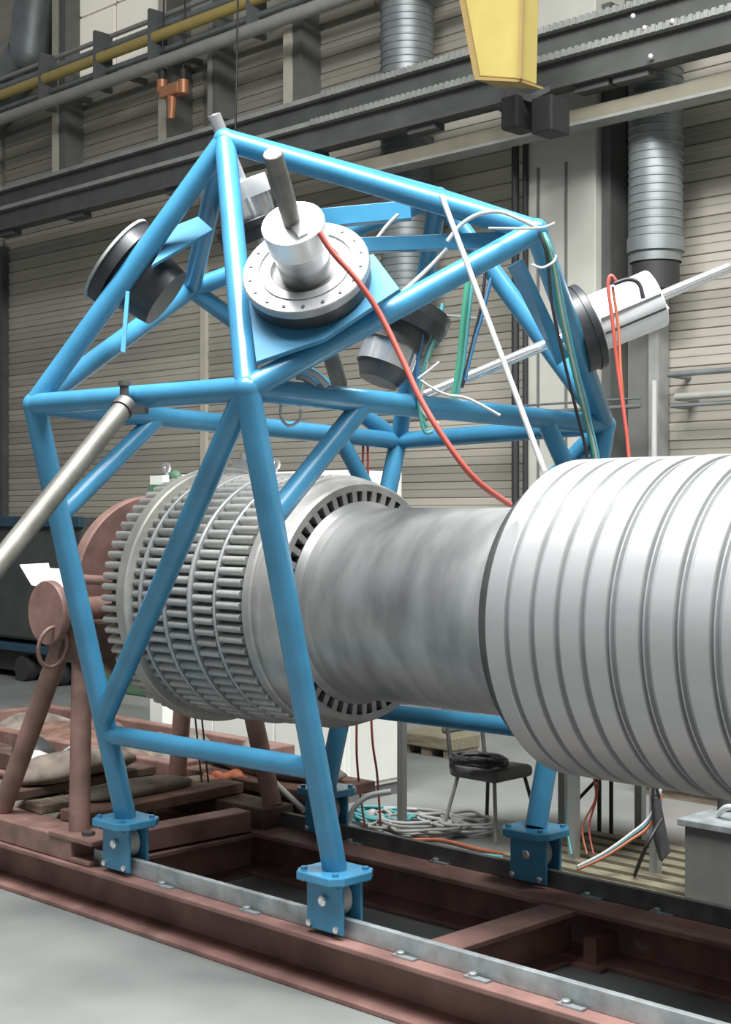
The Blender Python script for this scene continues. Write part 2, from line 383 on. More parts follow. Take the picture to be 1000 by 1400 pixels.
tag(MB().tube(atY(322, 185, 11), atY(326, -30, 11), 0.012, 6).build('hanging_wire', 'black_cable', None, origin=tuple(atY(322, 185, 11))), 'thin dark wire hanging down behind the frame apex', 'wire')
jb = thing('junction_box', tuple(atY(775, 20, 12.6)), 'pale grey junction box beside the yellow crane arm', 'box')
q = atY(788, 8, 12.6); MB().bb((q.x - 0.13, 12.45, q.z - 0.12), (q.x + 0.13, 12.7, q.z + 0.4)).build('housing', 'white_cabinet', jb)
q = atY(813, 12, 12.6); MB().lathe([(0, 0.05), (0, 0.075), (0.04, 0.075), (0.04, 0.05), (0, 0.05)], q, (0, -1, 0), 16).build('loop', 'black_cable', jb)

# ------------------------------------------------------------------ rail track
ZT = 0.277
tr = thing('rail_track', (-5, 5.56, 0), 'red-brown steel I-beam track on the concrete floor under the rotor', 'track')
def ibeam(name, y0, y1, x0, x1):
    yc = (y0 + y1) / 2; mb = MB()
    prof = [(y0, 0.0), (y1, 0.0), (y1, 0.028), (yc + 0.012, 0.045), (yc + 0.012, ZT - 0.045), (y1, ZT - 0.028), (y1, ZT), (y0, ZT), (y0, ZT - 0.028), (yc - 0.012, ZT - 0.045), (yc - 0.012, 0.045), (y0, 0.028)]
    n = len(prof); P = [(x, y, z) for x in (x0, x1) for y, z in prof]
    mb.add(P, [(i, (i + 1) % n, n + (i + 1) % n, n + i) for i in range(n)] + [tuple(range(n)), tuple(range(2 * n - 1, n - 1, -1))])
    return mb.build(name, 'rail_paint', tr, 0.006)
ibeam('beam', 4.735, 5.10, -13, 0.5); ibeam('beam', 6.02, 6.385, -13, 0.5)
def cross(x0, x1, z1=ZT - 0.012, z0=0.02):
    xc = (x0 + x1) / 2
    o = MB().bb((x0, 5.06, z1 - 0.028), (x1, 6.06, z1)).bb((xc - 0.012, 5.0, z0 + 0.02), (xc + 0.012, 6.1, z1 - 0.02)).bb((x0, 5.06, z0 - 0.02), (x1, 6.06, z0)).build('cross_beam', 'rail_paint', tr, 0.004); return o
cross(-4.62, -4.42); cross(-7.15, -6.93); cross(-2.2, -2.0); cross(-9.6, -9.4)
MB().bb((-4.40, 5.95, 0.0), (-4.22, 6.2, 0.02)).bb((-4.36, 6.0, 0.02), (-4.28, 6.2, 0.15)).build('gusset', 'rail_paint', tr)
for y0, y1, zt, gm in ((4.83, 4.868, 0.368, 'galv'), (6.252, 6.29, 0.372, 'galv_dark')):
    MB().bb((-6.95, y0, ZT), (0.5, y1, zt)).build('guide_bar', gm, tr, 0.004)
clipx = [-6.25, -5.55, -4.48, -4.05, -3.55, -3.05, -2.55, -2.0, -1.4]
me = None
for x in clipx:
    for y, s in ((4.80, 1), (6.235, 1)):
        if me is None:
            mb = MB().box((0, 0, 0.005), (0.13, 0.036, 0.010)).lathe([(0.010, 0.020), (0.022, 0.020), (0.026, 0.014), (0.026, 0)], (-0.03, 0.006, 0), (0, 0, 1), 10)
            t = mb.build('rail_clip', 'galv'); me = t.data; bpy.data.objects.remove(t)
        place('rail_clip', me, tr, (x, y, ZT))

# ------------------------------------------------------------------ turbine rotor
YC, ZC = 5.58, 1.81
ro = thing('turbine_rotor', (-5, YC, ZC - 0.74), 'large grey steel turbine rotor lying horizontally across the scene', 'rotor')
AX = (1, 0, 0); O = (0, YC, ZC)
L_ = lambda prof, name, m, n=160: MB().lathe(prof, O, AX, n, (0, 0, 1)).build(name, m, ro)
# blade disc body
L_([(-6.90, 0.0), (-6.90, 0.662), (-6.74, 0.662)], 'end_face', 'steel_dark')
L_([(-6.74, 0.60), (-6.735, 0.742), (-6.725, 0.756), (-6.655, 0.754), (-6.645, 0.745), (-6.645, 0.60)], 'thick_ring', 'steel_warm')
L_([(-6.655, 0.668), (-5.71, 0.650)], 'root_drum', 'steel_dark')
RINGS = [(-6.565, 0.718), (-6.350, 0.716), (-6.135, 0.714), (-5.940, 0.698)]
for i, (x, r) in enumerate(RINGS):
    w = 0.013 if i < 3 else 0.010
    L_([(x - w, 0.65), (x - w, r - 0.004), (x - w * 0.5, r), (x + w * 0.5, r), (x + w, r - 0.004), (x + w, 0.65)], 'seal_ring', 'steel_drum')
L_([(-5.725, 0.62), (-5.725, 0.684), (-5.715, 0.692), (-5.665, 0.692), (-5.655, 0.684), (-5.65, 0.672), (-5.635, 0.672), (-5.625, 0.680), (-5.61, 0.680), (-5.60, 0.668), (-5.53, 0.655), (-5.52, 0.652), (-5.505, 0.640), (-5.505, 0.604)], 'end_ring', 'steel_dull')
L_([(-5.505, 0.604), (-5.56, 0.604), (-5.56, 0.548), (-5.50, 0.548), (-5.49, 0.530)], 'hole_groove', 'black')
NT = 48
t = MB().box((0, 0, 0), (0.056, 0.056, 0.034)).build('rim_tooth', 'steel_dull'); me = t.data; bpy.data.objects.remove(t)
for k in range(NT):
    a = 2 * math.pi * k / NT
    place('rim_tooth', me, ro, (-5.531, YC + 0.576 * math.sin(a), ZC + 0.576 * math.cos(a)), (math.pi / 2 - a, 0, 0))
# blade roots
def ridge(L, w, h, m, name):
    mb = MB(); n = 5; ring = [(-w / 2, -0.02), (-w / 2, h * 0.55), (-w * 0.26, h), (w * 0.26, h), (w / 2, h * 0.55), (w / 2, -0.02)]
    k = len(ring); P = [(x, y, z) for x in (-L / 2, L / 2) for y, z in ring]
    mb.add(P, [(i, i + 1, k + i + 1, k + i) for i in range(k - 1)], True); mb.add(P, [tuple(range(k)), tuple(range(2 * k - 1, k - 1, -1))])
    t = mb.build(name, m); me = t.data; bpy.data.objects.remove(t); return me
NR = 70
rows = [('blade_root', -6.545, -6.370, 0.660, 0.050), ('blade_root', -6.330, -6.155, 0.660, 0.048), ('blade_root', -6.115, -5.955, 0.655, 0.045), ('blade_root', -5.925, -5.740, 0.652, 0.043),
        ('short_blade_root', -6.642, -6.585, 0.662, 0.045), ('end_stud', -6.915, -6.735, 0.672, 0.050)]
for j, (nm_, x0, x1, r, h) in enumerate(rows):
    me = ridge(x1 - x0, 0.044, h, 'steel_root', nm_)
    for k in range(NR):
        a = 2 * math.pi * (k + 0.5 * (j % 2)) / NR
        place(nm_, me, ro, ((x0 + x1) / 2, YC + r * math.sin(a), ZC + r * math.cos(a)), (-a, 0, 0))
# shaft and drum discs
L_([(-5.50, 0.548), (-5.46, 0.520), (-5.40, 0.512), (-4.30, 0.512), (-4.20, 0.520), (-4.13, 0.545), (-4.10, 0.60)], 'shaft', 'steel_shaft')
L_([(-4.135, 0.50), (-4.135, 0.672), (-4.10, 0.690), (-4.046, 0.694)], 'drum_shade_collar', 'steel_step_shade')  # added dark band: shadow of the step into the drum, put into the colour
L_([(-4.046, 0.60), (-4.046, 0.732), (-4.038, 0.738), (-3.945, 0.738), (-3.940, 0.734), (-3.940, 0.60)], 'drum_disc', 'steel_drum')
gx = [-3.940, -3.802, -3.672, -3.542, -3.412]
for x0, x1 in zip(gx[:-1], gx[1:]):
    L_([(x0, 0.60), (x0, 0.712), (x0 + 0.022, 0.716), (x0 + 0.030, 0.736), (x0 + 0.036, 0.740), (x1 - 0.004, 0.740), (x1, 0.735), (x1, 0.60)], 'drum_disc', 'steel_drum')
x = -3.412
while x < 1.0:
    x1 = x + 0.160
    L_([(x, 0.60), (x, 0.716), (x + 0.010, 0.716), (x + 0.012, 0.728), (x + 0.018, 0.728), (x + 0.020, 0.708), (x + 0.046, 0.708), (x + 0.052, 0.738), (x + 0.058, 0.742), (x1 - 0.004, 0.742), (x1, 0.737), (x1, 0.60)], 'drum_disc', 'steel_drum')
    x = x1
L_([(x, 0.74), (x, 0.30), (x + 0.8, 0.30), (x + 0.8, 0)], 'stub_shaft', 'steel_shaft')

# ------------------------------------------------------------------ rusty stand carrying the rotor's far end
st = thing('rotor_stand', (-7.4, 5.58, ZT), 'rust-red pipe trestle with round end cap carrying the far rotor end', 'stand')
MB().lathe([(-7.46, 0), (-7.46, 0.585), (-7.44, 0.592), (-7.38, 0.592), (-7.36, 0.585), (-7.36, 0)], O, AX, 64, (0, 0, 1)).build('end_disc', 'rust_stand', st)
MB().tube((-7.4, YC, ZC), (-6.905, YC, ZC), 0.20, 32).build('journal', 'rust_dark', st)
pe = atX(62, 838, -7.37)
MB().tube((-7.37, pe.y + 0.05, pe.z), (-7.37, 6.5, pe.z), 0.085, 24).build('cross_pipe', 'rust_stand', st)
MB().lathe([(0, 0), (0, 0.185), (0.012, 0.193), (0.045, 0.193), (0.055, 0.185), (0.055, 0)], (-7.37, pe.y, pe.z), (0, 1, 0), 40).build('end_cap', 'rust_stand', st)
MB().bb((-7.55, 4.9, pe.z - 0.30), (-7.19, 5.25, pe.z - 0.05)).build('saddle', 'rust_dark', st, 0.02)
MB().bb((-7.55, 6.0, pe.z - 0.30), (-7.19, 6.3, pe.z - 0.05)).build('saddle', 'rust_dark', st, 0.02)
zb = 0.40
apn = Vector((-7.37, 4.95, pe.z - 0.06)); apf = Vector((-7.37, 6.22, pe.z - 0.10))
for ap, ft in ((apn, (-8.02, 4.87, zb)), (apn + Vector((0.06, 0.05, 0)), (-7.17, 4.88, zb)), (atY(256, 880, 6.22), (-8.0, 6.25, zb)), (apf, (-7.0, 6.25, zb))):
    MB().tube(ap, ft, 0.062, 24).build('leg', 'rust_stand', st)
MB().bb((-10.5, 4.76, ZT + 0.002), (-7.08, 5.02, zb + 0.015)).build('base_beam', 'rust_stand', st, 0.008)
MB().bb((-7.30, 4.75, zb), (-6.86, 5.0, zb + 0.03)).bb((-7.25, 4.76, ZT + 0.002), (-6.90, 5.0, ZT + 0.03)).build('base_plate', 'rust_stand', st, 0.006)
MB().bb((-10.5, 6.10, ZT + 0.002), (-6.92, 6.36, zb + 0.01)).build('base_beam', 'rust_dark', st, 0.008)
MB().lathe([(0, 0), (0, 0.04), (0.022, 0.04), (0.022, 0)], atZ(121, 1142, zb + 0.03), (0, 0, 1), 6).build('bolt', 'steel_dark', st)
MB().tube(atX(112, 792, -7.2), atX(166, 795, -6.95), 0.03, 12).build('tie_bar', 'rust_stand', st)
c0 = atX(72, 880, -7.30)
MB().sweep([c0 + Vector((0.02 * math.sin(t * 0.3), 0.10 * math.cos(t * 2 * math.pi / 20), 0.12 * math.sin(t * 2 * math.pi / 20) - 0.02)) for t in range(20)], 0.012, 8, True).build('lifting_ring', 'rust_stand', st)
pp = thing('paper_sheets', tuple(atX(70, 805, -7.37)), 'white paper sheets lying on the rust-red stand pipe', 'paper')
MB().prism([atY(27, 773, 4.95), atY(66, 771, 5.02), atY(74, 806, 4.90), atY(43, 800, 4.85)], (0.2, 0.3, 1), 0.006).build('sheet', 'paper', pp)
MB().prism([atY(66, 778, 5.04), atY(88, 779, 5.12), atY(91, 806, 5.0), atY(84, 813, 4.95), atY(74, 806, 4.92)], (0.2, 0.3, 1), 0.006).build('sheet', 'paper', pp)

# ------------------------------------------------------------------ blue frame
XR, XL = -4.933, -6.597
A = atX(308, 192, -5.77); A2 = atX(600, 270, -5.77); B = atY(733, 316, 5.6); J = atY(262, 395, 5.6)
Cn = atX(47, 553, XL); D = atX(338, 532, XR); E_ = atX(828, 581, XR); F_ = atX(545, 603, XL)
FYN, FYF, ZP = 4.85, 6.27, 0.565
FNL = Vector((atY(172, 1118, FYN).x, FYN, ZP + 0.02)); FNR = Vector((atY(458, 1195, FYN).x, FYN, ZP + 0.02))
FFL = Vector((atY(447, 1080, FYF).x, FYF, ZP + 0.02)); FFR = Vector((atY(733, 1138, FYF).x, FYF, ZP + 0.02))
fr = thing('test_gantry', (-5.77, 5.56, 0.37), 'bright blue welded tube frame on four wheels straddling the rotor', 'frame')
TR = 0.060
def tb(name, p, q, r=TR): return MB().tube(p, q, r, 28).build(name, 'blue', fr)
lerp = lambda a, b, t: a + (b - a) * t
for top, ft in ((Cn, FNL), (D, FNR), (F_, FFL), (E_, FFR)): tb('leg', top, ft, TR)
for p, q in ((Cn, D), (D, E_), (E_, F_), (F_, Cn)): tb('ring_beam', p, q, 0.057)
tb('ridge_tube', A, A2)
for p, q in ((A, Cn), (A, D), (A, B), (A, J), (D, B), (E_, B), (Cn, J), (F_, J), (A2, E_), (A2, F_), (A2, B), (A2, J)):
    tb('roof_tube', p, q, 0.056)
def onleg(top, ft, py):      # point of a leg at a picture height
    best = min((abs(pr(lerp(top, ft, k / 400))[1] - py), k) for k in range(401)); return lerp(top, ft, best[1] / 400)
def pr(p):
    d = p - CP; dep = d.x * FV[0] + d.y * FV[1]; r = d.x * RV[0] + d.y * RV[1]
    return (CX + FPX * r / dep, CY - FPX * d.z / dep)
nl_low = onleg(Cn, FNL, 1003); nr_low = onleg(D, FNR, 1051)
tb('tie_tube', nl_low, nr_low, 0.052)
zl = nl_low.z; zr = nr_low.z
lo = lambda top, ft, z: lerp(top, ft, (top.z - z) / (top.z - ft.z))
fl_low = lo(F_, FFL, zl); fr_low = lo(E_, FFR, zr)
tb('tie_tube', fl_low, fr_low, 0.052)
tb('diagonal_brace', D, onleg(Cn, FNL, 982), 0.056)
tb('diagonal_brace', E_, lo(F_, FFL, onleg(Cn, FNL, 982).z), 0.056)
kz = onleg(D, FNR, 712).z
tb('knee_brace', lerp(D, E_, 0.275), onleg(D, FNR, 712), 0.052)
tb('knee_brace', lerp(D, E_, 0.79), lo(E_, FFR, kz), 0.052)
tb('knee_brace', lerp(Cn, F_, 0.29), onleg(Cn, FNL, 705), 0.052)
tb('knee_brace', lerp(Cn, F_, 0.80), lo(F_, FFL, kz), 0.052)
for p in (A, A2, B, J, Cn, D, E_, F_): MB().sphere(p, 0.063, 20).build('joint_cap', 'blue', fr)
# wheel feet
bolt_me = MB().lathe([(0, 0.0), (0, 0.018), (0.012, 0.018), (0.016, 0.012), (0.016, 0)], (0, 0, 0), (0, -1, 0), 8).build('x', 'chrome'); bme = bolt_me.data; bpy.data.objects.remove(bolt_me)
bolt_v = MB().lathe([(0, 0.0), (0, 0.016), (0.014, 0.016), (0.014, 0)], (0, 0, 0), (0, 0, 1), 6).build('x', 'blue'); bmv = bolt_v.data; bpy.data.objects.remove(bolt_v)
for ft, s in ((FNL, 1), (FNR, 1), (FFL, 1), (FFR, 1)):
    x, y = ft.x, ft.y
    f = MB().prism([(x + 0.158 * cx_, y + 0.15 * cy_, ZP - 0.022) for cx_, cy_ in ((-1, -.6), (-.7, -1), (.7, -1), (1, -.6), (1, .6), (.7, 1), (-.7, 1), (-1, .6))], (0, 0, 1), 0.042)
    wb = f.build('wheel_bracket', 'blue', fr, 0.006)
    for dy in (-0.062, 0.062):
        MB().bb((x - 0.122, y + dy - 0.009, 0.30), (x + 0.122, y + dy + 0.009, ZP - 0.02)).build('cheek_plate', 'blue', wb, 0.004)
    MB().lathe([(-0.045, 0), (-0.045, 0.075), (-0.035, 0.085), (-0.028, 0.075), (0.028, 0.075), (0.035, 0.085), (0.045, 0.075), (0.045, 0)], (x, y, 0.372 + 0.077), (0, 1, 0), 32).build('wheel', 'white_cable', wb)
    for dx, z in ((0, 0.372 + 0.077), (-0.10, 0.325), (0.085, 0.325)):
        o = place('bolt', bme, wb, (x + dx, y - 0.071, z)); 
        if dx == 0: o.scale = (1.5, 1.5, 1.5)
        place('bolt', bme, wb, (x + dx, y + 0.071, z), (0, 0, math.pi))
    for cx_, cy_ in ((-.72, -.72), (.72, -.72), (.72, .72), (-.72, .72)):
        place('bolt', bmv, wb, (x + 0.15 * cx_, y + 0.14 * cy_, ZP + 0.02)); place('bolt', bmv, wb, (x + 0.15 * cx_, y + 0.14 * cy_, ZP - 0.036))

# ------------------------------------------------------------------ measuring heads on the frame
def head(name, P0, n, label, fR=0.30, cyl=0.22, rod=0.66, inner=0.0, inner_rod=0.8, flange=True, cr_=0.138, plain=False, dark_only=False, rr=0.043):
    n = Vector(n).normalized(); P0 = Vector(P0)
    t = thing(name, tuple(P0), label, 'sensor', 'measuring heads')
    Lh = lambda prof, nm_, m, k=48: MB().lathe(prof, P0, n, k).build(nm_, m, t)
    Lh([(-0.10, 0.10), (-0.10, fR * 0.97), (-0.03, fR * 0.97), (-0.03, 0.10)], 'base_ring', 'black_ring')
    if dark_only:
        Lh([(-0.36, 0), (-0.36, 0.17), (-0.18, 0.20), (-0.10, 0.20)], 'inner_housing', 'black_ring')
        Lh([(-0.03, 0), (-0.03, fR * 1.03), (-0.015, fR * 1.03), (-0.015, 0)], 'cover_plate', 'grey_pipe')
        return t
    Lh([(-0.03, 0.16), (-0.03, fR), (0.004, fR), (0.010, fR - 0.006), (0.010, 0.222), (-0.004, 0.219), (-0.004, 0.212), (0.006, 0.209), (0.006, 0.165), (-0.03, 0.16)], 'flange_ring', 'ring_steel' if fR > 0.28 else 'black_ring')
    fb = MB().lathe([(0, 0), (0, 0.009), (0.005, 0.009), (0.005, 0)], (0, 0, 0), (0, 0, 1), 8).build('x', 'steel_dark'); fme = fb.data; bpy.data.objects.remove(fb)
    a = n.orthogonal().normalized(); b = n.cross(a); rot = n.to_track_quat('Z', 'Y').to_euler()
    for k in range(18):
        th = 2 * math.pi * k / 18
        place('flange_bolt', fme, t, P0 + n * 0.010 + (a * math.cos(th) + b * math.sin(th)) * (fR - 0.035), rot)
    Lh([(-0.05, 0), (-0.05, 0.165), (-0.02, 0.165), (-0.02, 0.118)], 'seat_plate', 'steel_dark')
    c1 = 0.03 if plain else cyl * 0.55
    Lh([(-0.02, cr_ * 0.86), (c1, cr_ * 0.94), (c1, cr_)], 'housing', 'chrome')
    Lh([(c1, cr_), (cyl - 0.006, cr_ * 1.04), (cyl, cr_ * 1.02), (cyl, 0)], 'cap', 'bright_alu')
    Lh([(-inner_rod, 0), (-inner_rod, rr * 0.95), (rod - 0.004, rr), (rod, rr * 0.9), (rod, 0)], 'rod', 'pipe_steel' if fR > 0.28 else 'chrome', 24)
    s = a.cross(n); MB().bar(P0 + n * (cyl + 0.012) + b * 0.03, P0 + n * (cyl + 0.012) + b * 0.11, 0.05, 0.022, n).build('clamp', 'chrome', t)
    if inner: Lh([(-0.10 - inner, 0), (-0.10 - inner, 0.12), (-0.10, 0.12)], 'inner_housing', 'chrome')
    return t
n1 = camdir(-0.18, 0.60, 0.78)
P1 = atD(418, 366, 6.62)
head('measuring_head', P1, n1, 'silver measuring head with thick rod on the near roof face of the blue frame', 0.297, 0.27, 0.66, 0.10, 0.80)
n2 = camdir(0.915, 0.385, -0.02)
P2 = atD(806, 446, 7.95)
h2 = head('measuring_head', P2, n2, 'silver measuring head with long thin rod pointing right off the frame', 0.245, 0.40, 0.84, 0.0, 0.98, cr_=0.158, plain=True, rr=0.031)
for a_ in (0.0, 0.5):
    v_ = n2.cross(Vector((0, 0, 1))).normalized(); w_ = v_.cross(n2); d_ = (v_ * math.cos(a_) * -1 + w_ * math.sin(a_)) * -0.160
    MB().bar(P2 + n2 * 0.04 + d_, P2 + n2 * 0.39 + d_, 0.012, 0.012, d_).build('groove_strip', 'steel_dark', h2)
n3 = camdir(-0.79, 0.61, -0.02)
P3 = atD(155, 352, 7.75)
head('measuring_head', P3, n3, 'dark round cover plate on the left roof face of the blue frame', 0.255, dark_only=True)
n4 = Vector((-0.40, 0.0, 0.9)).normalized()
n4 = camdir(-0.36, 0.9, 0.22)
P4 = atD(350, 300, 8.0)
head('measuring_head', P4, n4, 'silver measuring head half hidden behind the frame apex column', 0.24, 0.22, 0.60, 0.0, 0.3, rr=0.036)
n5 = camdir(0.34, 0.92, -0.15)
P5 = atD(548, 440, 7.3)
t5_ = thing('measuring_head', tuple(P5), 'silver and black measuring head hanging inside the blue frame', 'sensor', 'measuring heads')
for prof, nm_, m in (([(-0.05, 0), (-0.05, 0.22), (0.02, 0.24), (0.08, 0.24), (0.08, 0)], 'base_ring', 'black_ring'), ([(-0.14, 0), (-0.14, 0.165), (-0.05, 0.165)], 'collar', 'steel_dark'), ([(-0.255, 0.145), (-0.14, 0.145)], 'inner_housing', 'chrome'), ([(-0.33, 0), (-0.33, 0.10), (-0.255, 0.135), (-0.255, 0.145)], 'end_cap', 'steel_dark')):
    MB().lathe(prof, P5, n5, 40).build(nm_, m, t5_)

# blue mounting plates of the heads (part of the frame)
def plate(P, n, pix, th, off, name='mounting_plate'):
    """polygon in the plane through P (moved by off along n), corners given by their picture positions"""
    n = Vector(n).normalized(); c = P + n * off; pts = []
    for px, py in pix:
        d = ray(px, py); t = (c - CP).dot(n) / d.dot(n); pts.append(CP + d * t)
    return MB().prism(pts, n, th).build(name, 'blue_matte', fr, 0.003)
plate(P1, n1, [(340, 400), (420, 380), (512, 352), (548, 400), (445, 468), (352, 500)], 0.025, -0.14)
plate(atD(245, 335, 7.62), camdir(-0.1, 0.75, 0.65), [(208, 367), (242, 312), (272, 300), (292, 318)], 0.02, 0)
MB().prism([atD(172, 398, 7.45), atD(177, 398, 7.45), atD(171, 482, 7.35), atD(165, 480, 7.35)], camdir(0, 0, -1), 0.02).build('gusset_plate', 'blue', fr)
MB().bar(atD(488, 336, 7.35), atD(702, 328, 7.15), 0.06, 0.075).build('mounting_bar', 'blue', fr, 0.003)
MB().bar(atD(322, 310, 8.05), atD(562, 288, 7.95), 0.08, 0.10).build('mounting_bar', 'blue', fr, 0.003)
MB().prism([atD(694, 366, 7.5), atD(712, 356, 7.3), atD(775, 490, 7.8), atD(762, 500, 7.9)], camdir(0.5, 0.4, 0.6), 0.02).build('mounting_plate', 'blue', fr)

# ------------------------------------------------------------------ steel prop pole
pt = atY(170, 556, 4.13); pb = atD(0, 768, 6.2)
d = (pb - pt); foot = pt + d * (pt.z / (pt.z - pb.z))
sp = thing('prop_pole', tuple(foot), 'dull grey steel pole leaning against the left blue beam', 'pole')
MB().tube(foot, pt, 0.048, 28).build('tube', 'pipe_steel', sp)
u = (pt - foot).normalized()
MB().lathe([(0, 0), (0, 0.056), (0.05, 0.056), (0.05, 0)], pt - u * 0.03, u, 20).build('end_collar', 'steel_dark', sp)
MB().lathe([(0, 0), (0, 0.022), (0.09, 0.022), (0.09, 0.03), (0.11, 0.03), (0.11, 0)], pt + Vector((0, 0, 0.01)), (0, 0, 1), 12).build('pin', 'steel_dark', sp)
MB().bar(pt + Vector((-0.03, 0, -0.02)), pt + Vector((0.1, 0.05, -0.02)), 0.06, 0.03).build('clamp', 'steel_dark', sp)

# ------------------------------------------------------------------ cables on the frame
cable('red_hose', [atD(437, 318, 6.35), atD(455, 345, 6.35), atD(490, 385, 6.35), atD(520, 430, 6.35), atD(552, 495, 6.3), atD(575, 545, 6.25), atD(608, 600, 6.2), atD(650, 655, 6.2), atD(698, 690, 6.35)], 0.013, 'red_cable', 'red cable running from the near measuring head down to the drum')
cable('red_cable', [atD(845, 388, 7.6), atD(836, 377, 7.6), atD(832, 392, 7.6), atD(838, 440, 7.6), atD(846, 510, 7.6), atD(858, 600, 7.55), atD(862, 660, 7.5)], 0.010, 'red_cable', 'red cable looped over the right measuring head')
cable('red_cable', [atD(838, 392, 7.62), atD(846, 450, 7.62), atD(850, 520, 7.6), atD(858, 600, 7.6), atD(866, 660, 7.5)], 0.008, 'orange_cable', 'second orange-red cable hanging beside the red loop at right')
cable('white_rod', [atD(604, 267, 6.75), atD(745, 645, 6.35)], 0.013, 'white_cable', 'thin straight white rod leaning from the ridge tube to the drum', 'rod')
cable('white_cable', [atD(612, 330, 6.9), atD(630, 308, 6.9), atD(655, 293, 6.9), atD(685, 290, 6.9), atD(712, 300, 6.85), atD(735, 312, 6.85)], 0.010, 'white_cable', 'white cable arching over the right ridge joint')
cable('cable_tie', [atD(668, 312, 6.8), atD(735, 312, 6.8), atD(759, 305, 6.8)], 0.006, 'white_cable', 'white cable tie end sticking out at the right apex', 'cable tie')
cable('cable_tie', [atD(600, 431, 7.3), atD(630, 433, 7.3), atD(666, 437, 7.3)], 0.008, 'white_cable', 'short white horizontal tie between the hanging cables', 'cable tie')
cable('white_cable', [atD(612, 340, 7.2), atD(585, 368, 7.2), atD(550, 400, 7.15), atD(535, 412, 7.1)], 0.011, 'white_cable', 'white cable slanting down behind the near blue roof tube')
cable('white_cable', [atD(545, 293, 7.6), atD(530, 308, 7.6), atD(516, 326, 7.6)], 0.010, 'white_cable', 'short pale cable under the ridge tube')
for k, (m, dx, lb) in enumerate((('green_cable', 0, 'green cable taped down the right roof tube'), ('teal_cable', 6, 'teal cable taped down the right roof tube'), ('white_cable', 3, 'white cable taped down the right roof tube'), ('black_cable', -9, 'black cable taped down the right roof tube'))):
    cable('taped_cable', [atD(742 + dx * .4, 318, 6.95), atD(754 + dx * .6, 352, 6.97), atD(765 + dx, 420, 7.15), atD(780 + dx, 490, 7.4), atD(797 + dx, 560, 7.8), atD(812 + dx, 622, 7.9), atD(818 + dx, 670, 7.9)], 0.0085, m, lb, group='cables on the right roof tube')
cable('cable_tie', [atD(728, 362, 6.93), atD(742, 366, 6.9), atD(757, 358, 6.93), atD(760, 350, 7.0)], 0.006, 'white_cable', 'white tie wrapped round the right roof tube', 'cable tie')
for k, (m, p0, lb) in enumerate((('teal_cable', ((606, 415), (598, 450), (583, 490), (573, 540), (580, 588), (592, 590)), 'teal cable hanging inside the frame beside the red cable'), ('green_cable', ((600, 420), (592, 470), (577, 520), (574, 560), (584, 585)), 'green cable hanging inside the frame beside the red cable'), ('white_cable', ((604, 425), (590, 475), (580, 515), (577, 560), (600, 580)), 'white cable hanging inside the frame beside the red cable'), ('blue_cable', ((590, 400), (582, 440), (572, 490), (570, 540)), 'blue cable hanging inside the frame beside the red cable'))):
    cable('hanging_cable', [atD(x_, y_, 7.2) for x_, y_ in p0], 0.010, m, lb, group='cables inside the frame')
for k, (m, p0, r_, lb) in enumerate((('green_cable', ((640, 385), (634, 440), (628, 500), (620, 545)), 0.016, 'thick green cable hanging straight inside the frame'), ('teal_cable', ((646, 385), (640, 440), (633, 500), (624, 545)), 0.011, 'teal cable hanging straight inside the frame'), ('black_cable', ((664, 372), (658, 420), (646, 470), (632, 530)), 0.008, 'black cable hanging straight inside the frame'), ('blue_cable', ((672, 380), (660, 430), (648, 470), (636, 520)), 0.009, 'blue cable hanging straight inside the frame'))):
    cable('hanging_cable', [atD(x_, y_, 7.1) for x_, y_ in p0], r_, m, lb, group='cables inside the frame')
cable('white_cable', [atD(575, 520, 6.9), atD(590, 530, 6.9), atD(612, 540, 6.9), atD(640, 545, 6.9), atD(684, 568, 6.9)], 0.007, 'white_cable', 'thin white cable lying along the right blue beam')
cable('cable_tie', [atD(572, 518, 6.8), atD(588, 506, 6.8), atD(601, 495, 6.8)], 0.007, 'white_cable', 'white tie end beside the red cable', 'cable tie')
for k, p0 in enumerate((((405, 515), (418, 518), (432, 528)), ((420, 506), (434, 514), (448, 528)), ((385, 552), (384, 570), (395, 582), (410, 574), (411, 560)))):
    cable('white_cable', [atD(x_, y_, 6.75) for x_, y_ in p0], (0.014, 0.016, 0.007)[k], 'white_cable', ('short white hose resting behind the front blue beam', 'thicker white hose resting behind the front blue beam', 'thin white loop hanging below the front blue beam')[k])
cable('black_cable', [atD(840, 388, 7.6), atD(860, 382, 7.6), atD(874, 388, 7.6), atD(880, 408, 7.6)], 0.012, 'black_cable', 'black cable lying on the right measuring head')

# ------------------------------------------------------------------ cabinet behind the rotor
cb = thing('control_cabinet', (-9.3, 8.3, 0), 'white control cabinet standing on the floor behind the rotor', 'cabinet')
MB().bb((-10.5, 7.99, 0.10), (-8.1, 8.65, 2.63)).build('body', 'white_cabinet', cb, 0.01)
MB().bb((-10.48, 8.0, 0), (-8.12, 8.63, 0.10)).build('plinth', 'grey_dark', cb)
for x0, x1 in ((-10.48, -9.70), (-9.68, -8.91), (-8.89, -8.12)):
    dr = MB().bb((x0, 7.965, 0.14), (x1, 7.99, 2.60)).build('door', 'white_cabinet', cb, 0.005)
    MB().bb((x1 - 0.07, 7.945, 1.2), (x1 - 0.04, 7.965, 1.4)).build('handle', 'black', dr)
MB().bb((-8.10, 8.03, 0.14), (-8.085, 8.61, 2.60)).build('side_panel', 'white_cabinet', cb, 0.004)
for px in (228, 377, 545):
    q = atY(px, 634, 8.1); MB().lathe([(-0.012, 0.025), (-0.012, 0.05), (0.012, 0.05), (0.012, 0.025), (-0.012, 0.025)], (q.x, 8.1, 2.70), (0, 1, 0), 16).tube((q.x, 8.1, 2.62), (q.x, 8.1, 2.66), 0.02, 8).build('lifting_eye', 'chrome', cb)
q = atY(226, 650, 7.9)
